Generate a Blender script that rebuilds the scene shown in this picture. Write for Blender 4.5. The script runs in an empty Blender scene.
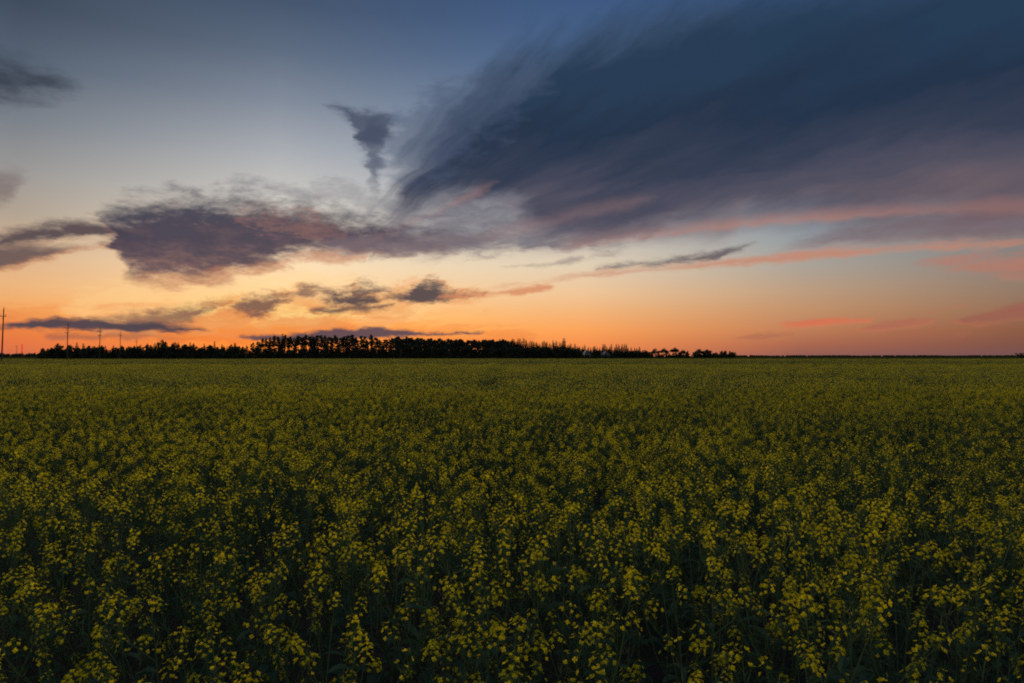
import bpy, bmesh, math, random
from mathutils import Vector, Matrix, Euler
import numpy as np

S = bpy.context.scene
COL = S.collection
R = math.radians

# ------------------------------------------------------------------ camera
F = 1024 * 24.0 / 36.0                 # focal length in pixels of the 1024 px wide picture
HORIZON = 356.3
PITCH = math.atan((HORIZON - 341.5) / F)
CAM = Vector((0, 0, 2.28))
cd = bpy.data.cameras.new('camera'); cd.lens = 24; cd.sensor_width = 36
cd.clip_start = 0.05; cd.clip_end = 20000
cam = bpy.data.objects.new('camera', cd); COL.objects.link(cam)
cam.location = CAM; cam.rotation_euler = (R(90) + PITCH, 0, 0)
S.camera = cam


def pix_dir(x, y):
    """picture position -> unit direction in the world"""
    dx, dz = (x - 512) / F, (341.5 - y) / F
    c, s = math.cos(PITCH), math.sin(PITCH)
    return Vector((dx, c - dz * s, s + dz * c)).normalized()


# ------------------------------------------------------------------ render settings
S.view_settings.view_transform = 'Standard'
S.view_settings.look = 'None'
S.view_settings.exposure = 0.0
S.view_settings.gamma = 1.0
S.view_settings.use_curve_mapping = False
S.render.engine = 'CYCLES'
S.cycles.use_denoising = False
S.cycles.max_bounces = 6
S.cycles.diffuse_bounces = 3
S.cycles.transparent_max_bounces = 4
S.cycles.caustics_reflective = False
S.cycles.caustics_refractive = False
S.cycles.use_adaptive_sampling = False
S.cycles.filter_width = 1.9


def lin(c):
    return tuple(((v / 255) / 12.92 if v / 255 <= 0.04045 else ((v / 255 + 0.055) / 1.055) ** 2.4) for v in c) + (1.0,)


# ------------------------------------------------------------------ sun (already at the horizon, behind the wood)
SUN_AZ, SUN_EL = R(-20.0), R(4.5)      # azimuth measured from +Y towards +X
sd = bpy.data.lights.new('sun', 'SUN'); sd.energy = 2.5; sd.angle = R(16); sd.color = (1.0, 0.74, 0.42)
sun = bpy.data.objects.new('sun', sd); COL.objects.link(sun)
to_sun = Vector((math.sin(SUN_AZ) * math.cos(SUN_EL), math.cos(SUN_AZ) * math.cos(SUN_EL), math.sin(SUN_EL)))
sun.rotation_euler = (-to_sun).to_track_quat('-Z', 'Y').to_euler()

# ------------------------------------------------------------------ world: dusk sky with clouds
W = bpy.data.worlds.new('World'); S.world = W; W.use_nodes = True
NT = W.node_tree; NT.nodes.clear(); LK = NT.links


def nd(kind):
    return NT.nodes.new(kind)


def put(sock, v):
    if hasattr(v, 'links') or isinstance(v, bpy.types.NodeSocket):
        LK.new(v, sock)
    else:
        sock.default_value = v


def M(op, a, b=None, c=None, clamp=False):
    n = nd('ShaderNodeMath'); n.operation = op; n.use_clamp = clamp
    put(n.inputs[0], a)
    if b is not None: put(n.inputs[1], b)
    if c is not None: put(n.inputs[2], c)
    return n.outputs[0]


def smooth(x, lo, hi):
    n = nd('ShaderNodeMapRange'); n.interpolation_type = 'SMOOTHSTEP'
    put(n.inputs[0], x); n.inputs[1].default_value = lo; n.inputs[2].default_value = hi
    n.inputs[3].default_value = 0; n.inputs[4].default_value = 1
    return n.outputs[0]


def mixc(f, a, b):
    n = nd('ShaderNodeMix'); n.data_type = 'RGBA'
    put(n.inputs[0], f); put(n.inputs[6], a); put(n.inputs[7], b)
    return n.outputs[2]


def vec(x, y, z):
    n = nd('ShaderNodeCombineXYZ'); put(n.inputs[0], x); put(n.inputs[1], y); put(n.inputs[2], z)
    return n.outputs[0]


def noise(v, scale, detail=4, rough=0.55, out=0):
    n = nd('ShaderNodeTexNoise'); n.noise_dimensions = '3D'
    put(n.inputs['Vector'], v); n.inputs['Scale'].default_value = scale
    n.inputs['Detail'].default_value = detail; n.inputs['Roughness'].default_value = rough
    return n.outputs[out]


def curve(u01, pts):
    n = nd('ShaderNodeFloatCurve')
    c = n.mapping.curves[0]
    pts = sorted(pts)
    while len(c.points) < len(pts): c.points.new(0.5, 0.5)
    for p, q in zip(c.points, pts):
        p.location = q; p.handle_type = 'AUTO_CLAMPED'
    n.mapping.use_clip = False
    n.mapping.extend = 'HORIZONTAL'
    n.mapping.update()
    n.inputs[0].default_value = 1.0
    put(n.inputs[1], u01)
    return n.outputs[0]


tc = nd('ShaderNodeTexCoord')
sp = nd('ShaderNodeSeparateXYZ'); LK.new(tc.outputs['Generated'], sp.inputs[0])
AZ = M('ARCTAN2', sp.outputs[0], sp.outputs[1])            # radians from +Y towards +X
EL = M('ARCSINE', sp.outputs[2])
K = F                                                       # angles in "picture pixels"
U = M('MULTIPLY', AZ, K); V = M('MULTIPLY', EL, K)


def uv(p):
    d = pix_dir(*p)
    return math.atan2(d.x, d.y) * K, math.asin(d.z) * K


# clear sky: one ramp of colours over elevation for each of several azimuths round the sunset
EL01 = M('DIVIDE', EL, R(40), clamp=True)


def ramp(stops):
    n = nd('ShaderNodeValToRGB'); e = n.color_ramp.elements
    stops = sorted((max(0.0, min(1.0, el / 40.0)), c) for el, c in stops)
    e[0].position, e[0].color = stops[0][0], lin(stops[0][1])
    e[1].position, e[1].color = stops[-1][0], lin(stops[-1][1])
    for p, c in stops[1:-1]:
        q = e.new(p); q.color = lin(c)
    n.color_ramp.interpolation = 'LINEAR'
    put(n.inputs[0], EL01)
    return n.outputs[0]


def col_at(x, ys):
    return [(math.degrees(math.asin(pix_dir(x, y).z)), c) for y, c in ys]


ramps = [
    (R(-36), ramp(col_at(20, [(355, (190, 92, 76)), (342, (214, 104, 66)), (328, (228, 124, 64)), (310, (236, 158, 90)), (285, (228, 174, 122)), (255, (210, 174, 140)), (215, (172, 158, 142)), (170, (148, 147, 147)), (120, (116, 124, 134)), (60, (80, 94, 112)), (0, (55, 70, 89))]) + [(40, (50, 68, 96))])),
    (R(-19), ramp(col_at(270, [(355, (244, 104, 36)), (345, (252, 134, 44)), (332, (254, 166, 64)), (315, (252, 186, 104)), (295, (247, 202, 144)), (265, (240, 214, 176)), (230, (220, 209, 192)), (195, (194, 193, 189)), (150, (162, 168, 176)), (100, (122, 134, 151)), (50, (88, 104, 126)), (0, (63, 81, 106))]) + [(40, (54, 74, 104))])),
    (R(6), ramp(col_at(580, [(355, (226, 124, 78)), (345, (240, 138, 76)), (330, (246, 158, 88)), (312, (240, 176, 118)), (292, (236, 194, 150)), (265, (222, 204, 178)), (230, (192, 190, 184)), (195, (170, 177, 185)), (150, (138, 152, 174)), (100, (102, 125, 156)), (50, (74, 102, 142)), (0, (58, 86, 128))]) + [(40, (52, 76, 112))])),
    (R(23), ramp(col_at(800, [(355, (142, 90, 84)), (345, (166, 100, 78)), (330, (188, 122, 86)), (310, (192, 142, 104)), (290, (186, 154, 126)), (265, (168, 160, 150)), (240, (146, 153, 158)), (200, (118, 134, 152)), (150, (94, 116, 146)), (0, (56, 82, 122))]) + [(40, (50, 72, 108))])),
    (R(38), ramp(col_at(1000, [(355, (112, 78, 80)), (345, (120, 78, 70)), (330, (134, 86, 66)), (310, (142, 104, 82)), (290, (140, 116, 100)), (260, (128, 122, 120)), (220, (108, 118, 128)), (150, (80, 98, 122)), (0, (50, 74, 110))]) + [(40, (48, 70, 104))])),
    (R(110), ramp([(0, (96, 84, 94)), (4, (126, 106, 112)), (9, (132, 120, 128)), (16, (110, 114, 132)), (27, (78, 94, 124)), (40, (56, 76, 108))])),
]
sky = ramps[0][1]
for (a0, _), (a1, r1) in zip(ramps, ramps[1:]):
    n = nd('ShaderNodeMapRange'); n.interpolation_type = 'LINEAR'
    put(n.inputs[0], AZ); n.inputs[1].default_value = a0; n.inputs[2].default_value = a1
    sky = mixc(n.outputs[0], sky, r1)
n = nd('ShaderNodeMapRange'); put(n.inputs[0], AZ); n.inputs[1].default_value = R(-36); n.inputs[2].default_value = R(-110)
sky = mixc(n.outputs[0], sky, ramps[-1][1])

# the physical sky adds its glow round the sunken sun
ns = nd('ShaderNodeTexSky'); ns.sky_type = 'NISHITA'; ns.sun_disc = False
ns.sun_elevation = SUN_EL; ns.sun_rotation = SUN_AZ
n = nd('ShaderNodeMix'); n.data_type = 'RGBA'; n.blend_type = 'ADD'; n.inputs[0].default_value = 0.004
LK.new(sky, n.inputs[6]); LK.new(ns.outputs[0], n.inputs[7]); sky = n.outputs[2]

# shared turbulence fields (on the direction itself, so they have no seam behind the camera)
DIR = tc.outputs['Generated']
flat = nd('ShaderNodeMapping'); LK.new(DIR, flat.inputs[0]); flat.inputs['Scale'].default_value = (1, 1, 2.6)
flat = flat.outputs[0]


def warp(scale, amp_u, amp_v, detail, rough):
    n = noise(flat, scale, detail, rough, 1)
    s = nd('ShaderNodeSeparateXYZ'); LK.new(n, s.inputs[0])
    return (M('MULTIPLY_ADD', M('SUBTRACT', s.outputs[0], 0.5), amp_u, U),
            M('MULTIPLY_ADD', M('SUBTRACT', s.outputs[1], 0.5), amp_v, V))


WARPS = {'soft': warp(7, 46, 22, 5, 0.55), 'wisp': warp(17, 44, 24, 6, 0.62), 'fine': warp(34, 22, 10, 5, 0.6), 'tiny': warp(70, 9, 4, 4, 0.6)}
# streaks that fan out from the low left end of the big cloud
cu, cv = uv((275, 295))
fu, fv = M('SUBTRACT', WARPS['soft'][0], cu), M('SUBTRACT', WARPS['soft'][1], cv)
ang = M('ARCTAN2', fv, fu)
rad = M('POWER', M('ADD', M('MULTIPLY', fu, fu), M('MULTIPLY', fv, fv)), 0.5)
FAN = noise(vec(M('MULTIPLY', rad, 0.0045), M('MULTIPLY', ang, 9.0), 3.0), 1.0, 6, 0.58)
PUFF = noise(flat, 26, 6, 0.62)
STRK = noise(vec(M('MULTIPLY', WARPS['fine'][0], 0.012), M('MULTIPLY', M('MULTIPLY_ADD', WARPS['fine'][0], -0.12, WARPS['fine'][1]), 0.075), 0.0), 1.0, 5, 0.6)
SHRED = noise(vec(M('MULTIPLY', M('MULTIPLY_ADD', WARPS['wisp'][1], -0.9, WARPS['wisp'][0]), 0.028), M('MULTIPLY', WARPS['wisp'][1], 0.085), 7.0), 1.0, 6, 0.65)
FAN2 = noise(vec(M('MULTIPLY', rad, 0.012), M('MULTIPLY', ang, 20.0), 11.0), 1.0, 5, 0.6)
PUFF2 = noise(flat, 78, 5, 0.66)
TEX = {'fan2': M('MULTIPLY_ADD', FAN2, 0.2, M('MULTIPLY', FAN, 0.8)), 'puff2': M('MULTIPLY_ADD', PUFF2, 0.25, M('MULTIPLY', PUFF, 0.75)), 'fan': FAN, 'puff': PUFF, 'strk': STRK, 'shred': SHRED, 'shred2': M('MULTIPLY_ADD', PUFF2, 0.45, M('MULTIPLY', SHRED, 0.55))}
U0, U1, V0, V1 = -620.0, 620.0, -30.0, 560.0
U01 = {k: M('DIVIDE', M('SUBTRACT', w[0], U0), U1 - U0) for k, w in WARPS.items()}


def band_curve(pts, u01):
    q = []
    for p in pts:
        a, b = uv(p); q.append(((a - U0) / (U1 - U0), (b - V0) / (V1 - V0)))
    return M('MULTIPLY_ADD', curve(u01, q), V1 - V0, V0)


CLOUDS = []


def cloud(top, bot, st, sb, alpha, dark, lit, rim=6, w='wisp', tex='puff', amp=1.0, open_right=False, lift=0.0, mott=0.0):
    """a cloud between an upper and a lower outline; its underside takes the lit colour"""
    top, bot = list(top), list(bot)
    open_left = top[0][0] < -50
    g = 4 + 0.45 * amp * max(st, sb)                       # close the ends so that no noise leaks past them
    if not open_left:
        m_ = (top[0][1] + bot[0][1]) / 2; top.insert(0, (top[0][0] - 6 - g, m_ + g)); bot.insert(0, (bot[0][0] - 6 - g, m_ - g))
    if not open_right:
        m_ = (top[-1][1] + bot[-1][1]) / 2; top.append((top[-1][0] + 6 + g, m_ + g)); bot.append((bot[-1][0] + 6 + g, m_ - g))
    q = [uv(p) for p in top + bot]
    m = {'soft': 26, 'wisp': 24, 'fine': 12, 'tiny': 6}[w] + 0.5 * amp * max(st, sb)
    box = [min(p[0] for p in q) - m, max(p[0] for p in q) + m, min(p[1] for p in q) - m, max(p[1] for p in q) + m]
    if open_left: box[0] = -1e4
    if open_right: box[1] = 1e4
    CLOUDS.append(dict(top=top, bot=bot, st=st, sb=sb, alpha=alpha, dark=dark, lit=lit, rim=rim, w=w, tex=tex, amp=amp,
                       open=open_left or open_right, box=box, lift=lift, mott=mott))


def cloud_group(c):
    """one node group for each cloud: what is behind it goes in, the sky with the cloud comes out"""
    global NT, LK
    keep = NT, LK
    g = bpy.data.node_groups.new('cloud', 'ShaderNodeTree'); NT, LK = g, g.links
    for nm, ty in (('Sky', 'NodeSocketColor'), ('Dark', 'NodeSocketColor'), ('U', 'NodeSocketFloat'), ('V', 'NodeSocketFloat'), ('Tex', 'NodeSocketFloat'), ('Fade', 'NodeSocketFloat')):
        g.interface.new_socket(nm, in_out='INPUT', socket_type=ty)
    g.interface.new_socket('Sky', in_out='OUTPUT', socket_type='NodeSocketColor')
    gi, go = nd('NodeGroupInput').outputs, nd('NodeGroupOutput').inputs
    v, tx = gi['V'], gi['Tex']
    up = M('SUBTRACT', band_curve(c['top'], gi['U']), v)
    dn = M('SUBTRACT', v, band_curve(c['bot'], gi['U']))
    t = M('MINIMUM', M('DIVIDE', up, c['st']), M('DIVIDE', dn, c['sb']))
    d = smooth(M('MULTIPLY_ADD', tx, c['amp'], t), 0.0, 1.0)
    f = smooth(M('MULTIPLY_ADD', tx, c['rim'] * 1.5, dn), -0.2 * c['rim'], c['rim'])
    if c['lift']:
        f = M('MULTIPLY', f, smooth(tx, c['lift'], c['lift'] - 0.22))
    al = M('MULTIPLY', d, M('MULTIPLY_ADD', smooth(tx, -0.2, 0.14), c['alpha'] * c['mott'], c['alpha'] * (1 - c['mott'])))
    if c['open']: al = M('MULTIPLY', al, gi['Fade'])
    LK.new(mixc(al, gi['Sky'], mixc(f, lin(c['lit']), gi['Dark'])), go['Sky'])
    NT, LK = keep
    return g


def draw_cloud(under_sky, c):
    if 'group' not in c: c['group'] = cloud_group(c)
    n = nd('ShaderNodeGroup'); n.node_tree = c['group']
    LK.new(under_sky, n.inputs['Sky']); LK.new(U01[c['w']], n.inputs['U']); LK.new(WARPS[c['w']][1], n.inputs['V'])
    LK.new(TEXC[c['tex']], n.inputs['Tex'])
    if c['open']: LK.new(FADE, n.inputs['Fade'])
    put(n.inputs['Dark'], c['dark'] if hasattr(c['dark'], 'links') else lin(c['dark']))
    return n.outputs['Sky']


TEXC = {k: M('SUBTRACT', v, 0.5) for k, v in TEX.items()}
FADE = M('SUBTRACT', 1.0, smooth(M('ABSOLUTE', U), 480, 660))


def background(c):
    n = nd('ShaderNodeBackground'); LK.new(c, n.inputs[0]); n.inputs[1].default_value = SKY_STRENGTH
    return n.outputs[0]


def split(coord, edge, lower, upper):
    n = nd('ShaderNodeMixShader'); put(n.inputs[0], M('GREATER_THAN', coord, edge))
    LK.new(lower, n.inputs[1]); LK.new(upper, n.inputs[2])
    return n.outputs[0]


def cells(us, vs):
    """each cell of the sky carries only the clouds that reach into it (saves time, changes nothing)"""
    rows = []
    for v0, v1 in zip([-1e5] + vs, vs + [1e5]):
        row = []
        for u0, u1 in zip([-1e5] + us, us + [1e5]):
            c = sky
            for k in CLOUDS:
                b = k['box']
                if b[0] < u1 and b[1] > u0 and b[2] < v1 and b[3] > v0 and v1 > 0:
                    c = draw_cloud(c, k)
            row.append(background(c))
        rows.append(tree(row, us, U))
    return tree(rows, vs, V)


def tree(items, edges, coord):
    if len(items) == 1: return items[0]
    h = len(items) // 2
    return split(coord, edges[h - 1], tree(items[:h], edges[:h - 1], coord), tree(items[h:], edges[h:], coord))


SKY_STRENGTH = 1.0
# --- thin veil round the left end of the big cloud and under it
cloud([(300, 226), (350, 206), (400, 150), (470, 84), (600, 20), (720, -10)], [(300, 260), (380, 266), (450, 264), (560, 262), (640, 254), (720, 246)],
      70, 22, 0.62, (112, 114, 128), (176, 156, 148), rim=34, w='soft', tex='fan', amp=1.6)
cloud([(360, 228), (420, 200), (470, 170), (540, 150), (640, 150)], [(360, 264), (440, 264), (520, 260), (640, 252)], 34, 16, 0.74, (106, 102, 114), (164, 138, 134), rim=14, w='wisp', tex='shred', amp=2.2, mott=0.75)
# --- the big dark cloud, upper right
grad = nd('ShaderNodeMapRange'); put(grad.inputs[0], M('MULTIPLY_ADD', WARPS['soft'][0], -0.03, WARPS['soft'][1])); grad.inputs[1].default_value = 86; grad.inputs[2].default_value = 260
shade = nd('ShaderNodeValToRGB'); put(shade.inputs[0], M('MULTIPLY_ADD', M('SUBTRACT', FAN2, 0.5), 0.2, M('MULTIPLY_ADD', M('SUBTRACT', FAN, 0.5), 0.7, grad.outputs[0])))
e = shade.color_ramp.elements
e[0].position = 0; e[0].color = lin((136, 108, 110)); e[1].position = 1; e[1].color = lin((38, 60, 84))
for p, c in ((0.14, (108, 94, 102)), (0.32, (80, 79, 95)), (0.52, (54, 62, 82)), (0.76, (35, 51, 73))):
    q = e.new(p); q.color = lin(c)
cloud([(372, 216), (390, 172), (412, 128), (446, 82), (500, 38), (570, 2), (660, -26), (750, -48), (900, -84), (1024, -118), (1300, -190)],
      [(372, 240), (430, 226), (466, 215), (500, 216), (530, 238), (565, 256), (600, 257), (640, 251), (700, 243), (780, 238), (860, 240), (940, 242), (1024, 240), (1300, 224)],
      70, 40, 0.98, shade.outputs[0], (138, 116, 118), rim=26, w='soft', tex='fan2', amp=1.6, open_right=True)
# rim of light under its left lobe and inside its underside
cloud([(360, 240), (410, 214), (450, 196), (488, 178)], [(360, 256), (410, 230), (450, 212), (488, 192)], 18, 12, 0.36, (186, 142, 134), (190, 142, 132), w='fine', tex='fan2', amp=2.0, mott=0.6)
cloud([(490, 226), (545, 212), (600, 198), (650, 190)], [(490, 246), (545, 232), (600, 218), (650, 206)], 18, 14, 0.3, (160, 124, 120), (170, 128, 120), w='fine', tex='fan', amp=1.8)
# lit lower margin of the big cloud
cloud([(560, 240), (640, 224), (760, 208), (880, 198), (1024, 190), (1300, 178)], [(560, 254), (640, 243), (760, 229), (880, 220), (1024, 217), (1300, 202)],
      22, 9, 0.62, (192, 130, 112), (206, 146, 120), w='fine', tex='fan2', amp=1.9, open_right=True, mott=0.45)
# --- long lower bar, mauve above and salmon below, widening to the right
cloud([(690, 262), (760, 250), (800, 234), (860, 216), (940, 200), (1024, 190), (1300, 176)], [(690, 266), (760, 258), (800, 252), (860, 248), (940, 246), (1024, 243), (1300, 226)],
      20, 10, 0.72, (116, 94, 100), (176, 120, 104), rim=12, w='fine', tex='fan2', amp=1.6, open_right=True, mott=0.5)
cloud([(482, 285), (540, 277), (600, 268), (680, 260), (760, 252), (840, 243), (920, 240), (1024, 232), (1300, 216)], [(482, 291), (540, 285), (600, 279), (680, 273), (760, 267), (840, 260), (920, 255), (1024, 250), (1300, 234)],
      10, 7, 0.78, (200, 132, 104), (216, 148, 112), w='fine', tex='strk', amp=1.4, open_right=True, mott=0.3)
cloud([(596, 265), (660, 256), (710, 248), (752, 240)], [(596, 271), (660, 269), (710, 263), (752, 248)], 9, 6, 0.88, (96, 87, 94), (160, 118, 104), rim=5, w='fine', tex='shred', amp=1.7)
cloud([(500, 266), (540, 261), (580, 254)], [(500, 269), (540, 268), (580, 264)], 6, 5, 0.55, (124, 114, 116), (150, 130, 125), w='fine', amp=1.4)
# --- far left streaks
cloud([(-100, 232), (0, 226), (50, 215), (100, 216), (132, 226)], [(-100, 270), (0, 254), (50, 246), (100, 242), (132, 243)], 13, 9, 0.95, (84, 71, 78), (206, 132, 88), rim=7, w='fine', tex='shred', amp=1.6)
cloud([(-100, 256), (0, 243), (50, 239), (90, 238), (132, 234)], [(-100, 296), (0, 276), (50, 264), (90, 254), (132, 250)], 11, 9, 0.9, (94, 77, 81), (226, 142, 86), rim=11, w='fine', tex='strk', amp=2.0)
# --- left: heavy dark cloud with a ragged top
grad2 = nd('ShaderNodeMapRange'); put(grad2.inputs[0], WARPS['wisp'][1]); grad2.inputs[1].default_value = uv((200, 286))[1]; grad2.inputs[2].default_value = uv((200, 196))[1]
shade2 = nd('ShaderNodeValToRGB'); put(shade2.inputs[0], M('MULTIPLY_ADD', M('SUBTRACT', TEX['puff2'], 0.5), 1.9, M('MULTIPLY_ADD', WARPS['wisp'][0], -0.0011, M('SUBTRACT', grad2.outputs[0], 0.22))))
e = shade2.color_ramp.elements
e[0].position = 0; e[0].color = lin((150, 108, 98)); e[1].position = 1; e[1].color = lin((66, 66, 82))
for p, c in ((0.22, (114, 88, 90)), (0.45, (86, 72, 84)), (0.7, (70, 64, 80))):
    q = e.new(p); q.color = lin(c)
cloud([(96, 204), (120, 186), (190, 178), (240, 182), (290, 188), (340, 196), (400, 214), (450, 232)], [(96, 226), (112, 256), (134, 294), (190, 296), (240, 286), (300, 270), (370, 262), (450, 258)],
      34, 26, 0.97, shade2.outputs[0], (186, 124, 96), rim=20, w='wisp', tex='puff2', amp=1.7)
cloud([(128, 272), (160, 268), (230, 262), (300, 248), (360, 244)], [(128, 290), (160, 292), (230, 284), (300, 268), (360, 262)], 14, 8, 0.55, (206, 138, 102), (224, 158, 112), w='wisp', tex='puff2', amp=2.6)
cloud([(236, 206), (280, 202), (330, 214), (372, 234)], [(236, 226), (280, 238), (330, 250), (372, 254)], 18, 14, 0.42, (166, 118, 106), (210, 146, 116), w='wisp', tex='shred2', amp=6.0, mott=0.9)
cloud([(330, 232), (400, 232), (470, 230), (500, 232)], [(330, 254), (400, 258), (470, 252), (500, 246)], 12, 9, 0.75, (114, 102, 110), (172, 142, 130), w='fine', tex='strk', amp=1.8)
cloud([(-120, 50), (-40, 36), (10, 38), (50, 54), (90, 82)], [(-120, 144), (-40, 126), (10, 114), (50, 110), (90, 98)], 40, 30, 0.85, (46, 53, 68), (78, 80, 92), w='wisp', amp=0.9)
cloud([(-120, 168), (-40, 158), (10, 160), (28, 174)], [(-120, 236), (-40, 220), (10, 210), (28, 192)], 22, 18, 0.6, (112, 94, 98), (170, 128, 118), w='wisp', amp=1.0)
# --- funnel-shaped wisp and faint shreds beside the big cloud
cloud([(324, 101), (338, 99), (354, 104), (370, 104), (388, 108), (402, 118)], [(324, 108), (338, 118), (352, 132), (364, 154), (378, 154), (390, 136), (402, 126)], 12, 16, 0.8, (62, 72, 94), (86, 98, 122), w='fine', tex='shred', amp=1.6)
cloud([(366, 120), (372, 116), (382, 118)], [(366, 178), (374, 210), (382, 174)], 12, 44, 0.7, (66, 75, 97), (100, 108, 128), w='fine', tex='shred', amp=0.9)
cloud([(390, 110), (420, 74), (470, 56), (530, 44)], [(390, 190), (420, 200), (470, 170), (530, 120)], 44, 40, 0.55, (72, 86, 112), (104, 114, 134), w='wisp', tex='puff', amp=2.0)
cloud([(200, 186), (260, 172), (330, 176), (390, 190)], [(200, 200), (260, 206), (330, 218), (390, 226)], 22, 22, 0.45, (126, 124, 132), (160, 140, 136), w='wisp', tex='puff', amp=2.4)
# --- thin streaky cirrus low over the sunset
cloud([(90, 276), (180, 268), (300, 270), (420, 280)], [(90, 336), (180, 342), (300, 340), (420, 326)], 30, 20, 0.45, (252, 212, 148), (255, 196, 110), w='wisp', tex='shred', amp=3.4)
cloud([(176, 300), (230, 290), (290, 294), (350, 304)], [(176, 334), (230, 336), (290, 334), (350, 326)], 16, 14, 0.85, (255, 216, 134), (255, 186, 84), rim=10, w='fine', tex='shred', amp=2.4)
cloud([(-120, 300), (0, 296), (150, 300), (300, 304), (420, 312), (520, 320)], [(-120, 356), (0, 356), (150, 356), (300, 356), (420, 354), (520, 348)], 26, 6, 0.36, (228, 116, 60), (226, 104, 54), w='fine', tex='strk', amp=4.5)
cloud([(170, 312), (230, 304), (300, 306), (350, 310)], [(170, 348), (230, 350), (300, 346), (350, 336)], 14, 10, 0.5, (228, 112, 50), (250, 140, 54), rim=8, w='fine', tex='shred', amp=5.0)
# --- low clouds over the sunset
cloud([(196, 304), (240, 290), (300, 286), (360, 280), (430, 276), (490, 288)], [(196, 318), (240, 322), (300, 314), (360, 318), (430, 312), (490, 300)], 14, 10, 0.6, (234, 150, 86), (240, 146, 76), w='wisp', tex='shred', amp=3.6, mott=0.5)
cloud([(230, 308), (252, 291), (276, 288), (296, 298)], [(230, 316), (252, 321), (276, 315), (296, 306)], 14, 10, 0.88, (112, 82, 78), (222, 134, 76), rim=9, w='wisp', tex='shred2', amp=2.6)
cloud([(190, 306), (212, 297), (230, 300)], [(190, 314), (212, 316), (230, 311)], 10, 8, 0.7, (170, 106, 76), (222, 140, 84), w='wisp', tex='shred', amp=2.2)
cloud([(290, 290), (312, 283), (336, 287)], [(290, 299), (312, 301), (336, 302)], 11, 8, 0.8, (120, 92, 84), (204, 130, 82), w='wisp', tex='shred2', amp=2.6)
cloud([(318, 294), (346, 284), (378, 290)], [(318, 303), (346, 310), (378, 305)], 14, 9, 0.95, (82, 72, 77), (170, 112, 80), rim=6, w='wisp', tex='shred2', amp=2.8)
cloud([(348, 286), (370, 276), (396, 285)], [(348, 295), (370, 297), (396, 295)], 12, 9, 0.8, (98, 84, 83), (190, 128, 88), w='wisp', tex='shred2', amp=2.8)
cloud([(384, 293), (410, 284), (430, 275), (450, 284), (490, 291)], [(384, 301), (410, 308), (430, 309), (450, 303), (490, 297)], 14, 10, 0.95, (78, 71, 77), (176, 116, 80), rim=6, w='wisp', tex='shred2', amp=2.8)
cloud([(312, 307), (350, 303), (390, 301)], [(312, 316), (350, 315), (390, 310)], 6, 6, 0.88, (100, 80, 77), (180, 120, 80), w='fine', tex='shred', amp=1.6)
cloud([(440, 294), (490, 289), (548, 281)], [(440, 301), (490, 298), (548, 293)], 6, 6, 0.8, (214, 136, 96), (230, 158, 108), w='fine', tex='strk', amp=1.6)
cloud([(100, 316), (140, 306), (170, 303), (208, 298)], [(100, 330), (140, 333), (170, 331), (208, 317)], 12, 10, 0.85, (130, 94, 82), (208, 132, 80), w='fine', tex='shred2', amp=2.4)
cloud([(6, 322), (40, 315), (80, 314), (130, 317), (170, 322), (212, 328)], [(6, 328), (40, 332), (80, 331), (130, 334), (170, 335), (212, 335)], 6, 5, 0.97, (76, 68, 78), (150, 98, 84), rim=4, w='fine', tex='strk', amp=2.2)
cloud([(-60, 321), (0, 323), (20, 325), (44, 328)], [(-60, 337), (0, 333), (20, 332), (44, 335)], 5, 5, 0.6, (110, 80, 80), (170, 102, 80), w='fine', tex='strk', amp=1.6)
cloud([(50, 331), (120, 330), (195, 332)], [(50, 343), (120, 343), (195, 341)], 6, 6, 0.55, (134, 88, 80), (190, 106, 76), w='fine', tex='strk', amp=2.6)
cloud([(242, 334), (300, 331), (340, 327), (370, 325), (410, 328), (440, 330), (480, 329)], [(242, 340), (300, 343), (340, 343), (370, 341), (410, 338), (440, 337), (480, 336)], 5, 4, 0.97, (94, 75, 84), (170, 102, 80), rim=3, w='fine', tex='shred2', amp=1.9)
# --- small salmon clouds at the right
cloud([(910, 262), (960, 253), (1024, 247), (1300, 236)], [(910, 270), (960, 277), (1024, 281), (1300, 264)], 10, 9, 0.72, (186, 120, 100), (200, 132, 108), w='tiny', tex='strk', mott=0.7, amp=2.4, open_right=True)
cloud([(782, 321), (820, 317), (868, 317)], [(782, 328), (820, 328), (868, 325)], 4, 4, 1.0, (212, 116, 84), (214, 124, 90), w='tiny', tex='strk', mott=0.5, amp=2.6)
cloud([(862, 325), (890, 319), (930, 316)], [(862, 333), (890, 332), (930, 326)], 4.5, 4.5, 0.92, (176, 106, 86), (200, 116, 88), w='tiny', tex='strk', mott=0.5, amp=2.6)
cloud([(958, 317), (990, 308), (1020, 299), (1060, 296)], [(958, 325), (990, 327), (1020, 323), (1060, 315)], 6, 5, 0.9, (156, 96, 82), (204, 116, 86), w='tiny', tex='strk', mott=0.5, amp=2.9)
cloud([(932, 307), (970, 300)], [(932, 315), (970, 310)], 5, 5, 0.7, (182, 112, 88), (190, 118, 92), w='tiny', tex='strk', mott=0.5, amp=2.5)
cloud([(890, 329), (960, 327)], [(890, 335), (960, 338)], 6, 6, 0.5, (164, 100, 80), (172, 102, 80), w='tiny', tex='strk', mott=0.5, amp=2.9)
cloud([(740, 336), (792, 331)], [(740, 341), (792, 338)], 5, 5, 0.35, (150, 92, 82), (166, 100, 86), w='tiny', tex='strk', mott=0.5, amp=2.6)

out = nd('ShaderNodeOutputWorld')
LK.new(cells([-470, -330, -190, -60, 70, 200, 330], [0, 32, 80, 135, 200, 300]), out.inputs[0])
W.cycles.sampling_method = 'NONE'

# ==== STRUCTURE
# ------------------------------------------------------------------ helpers
rng = random.Random(11)


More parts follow.
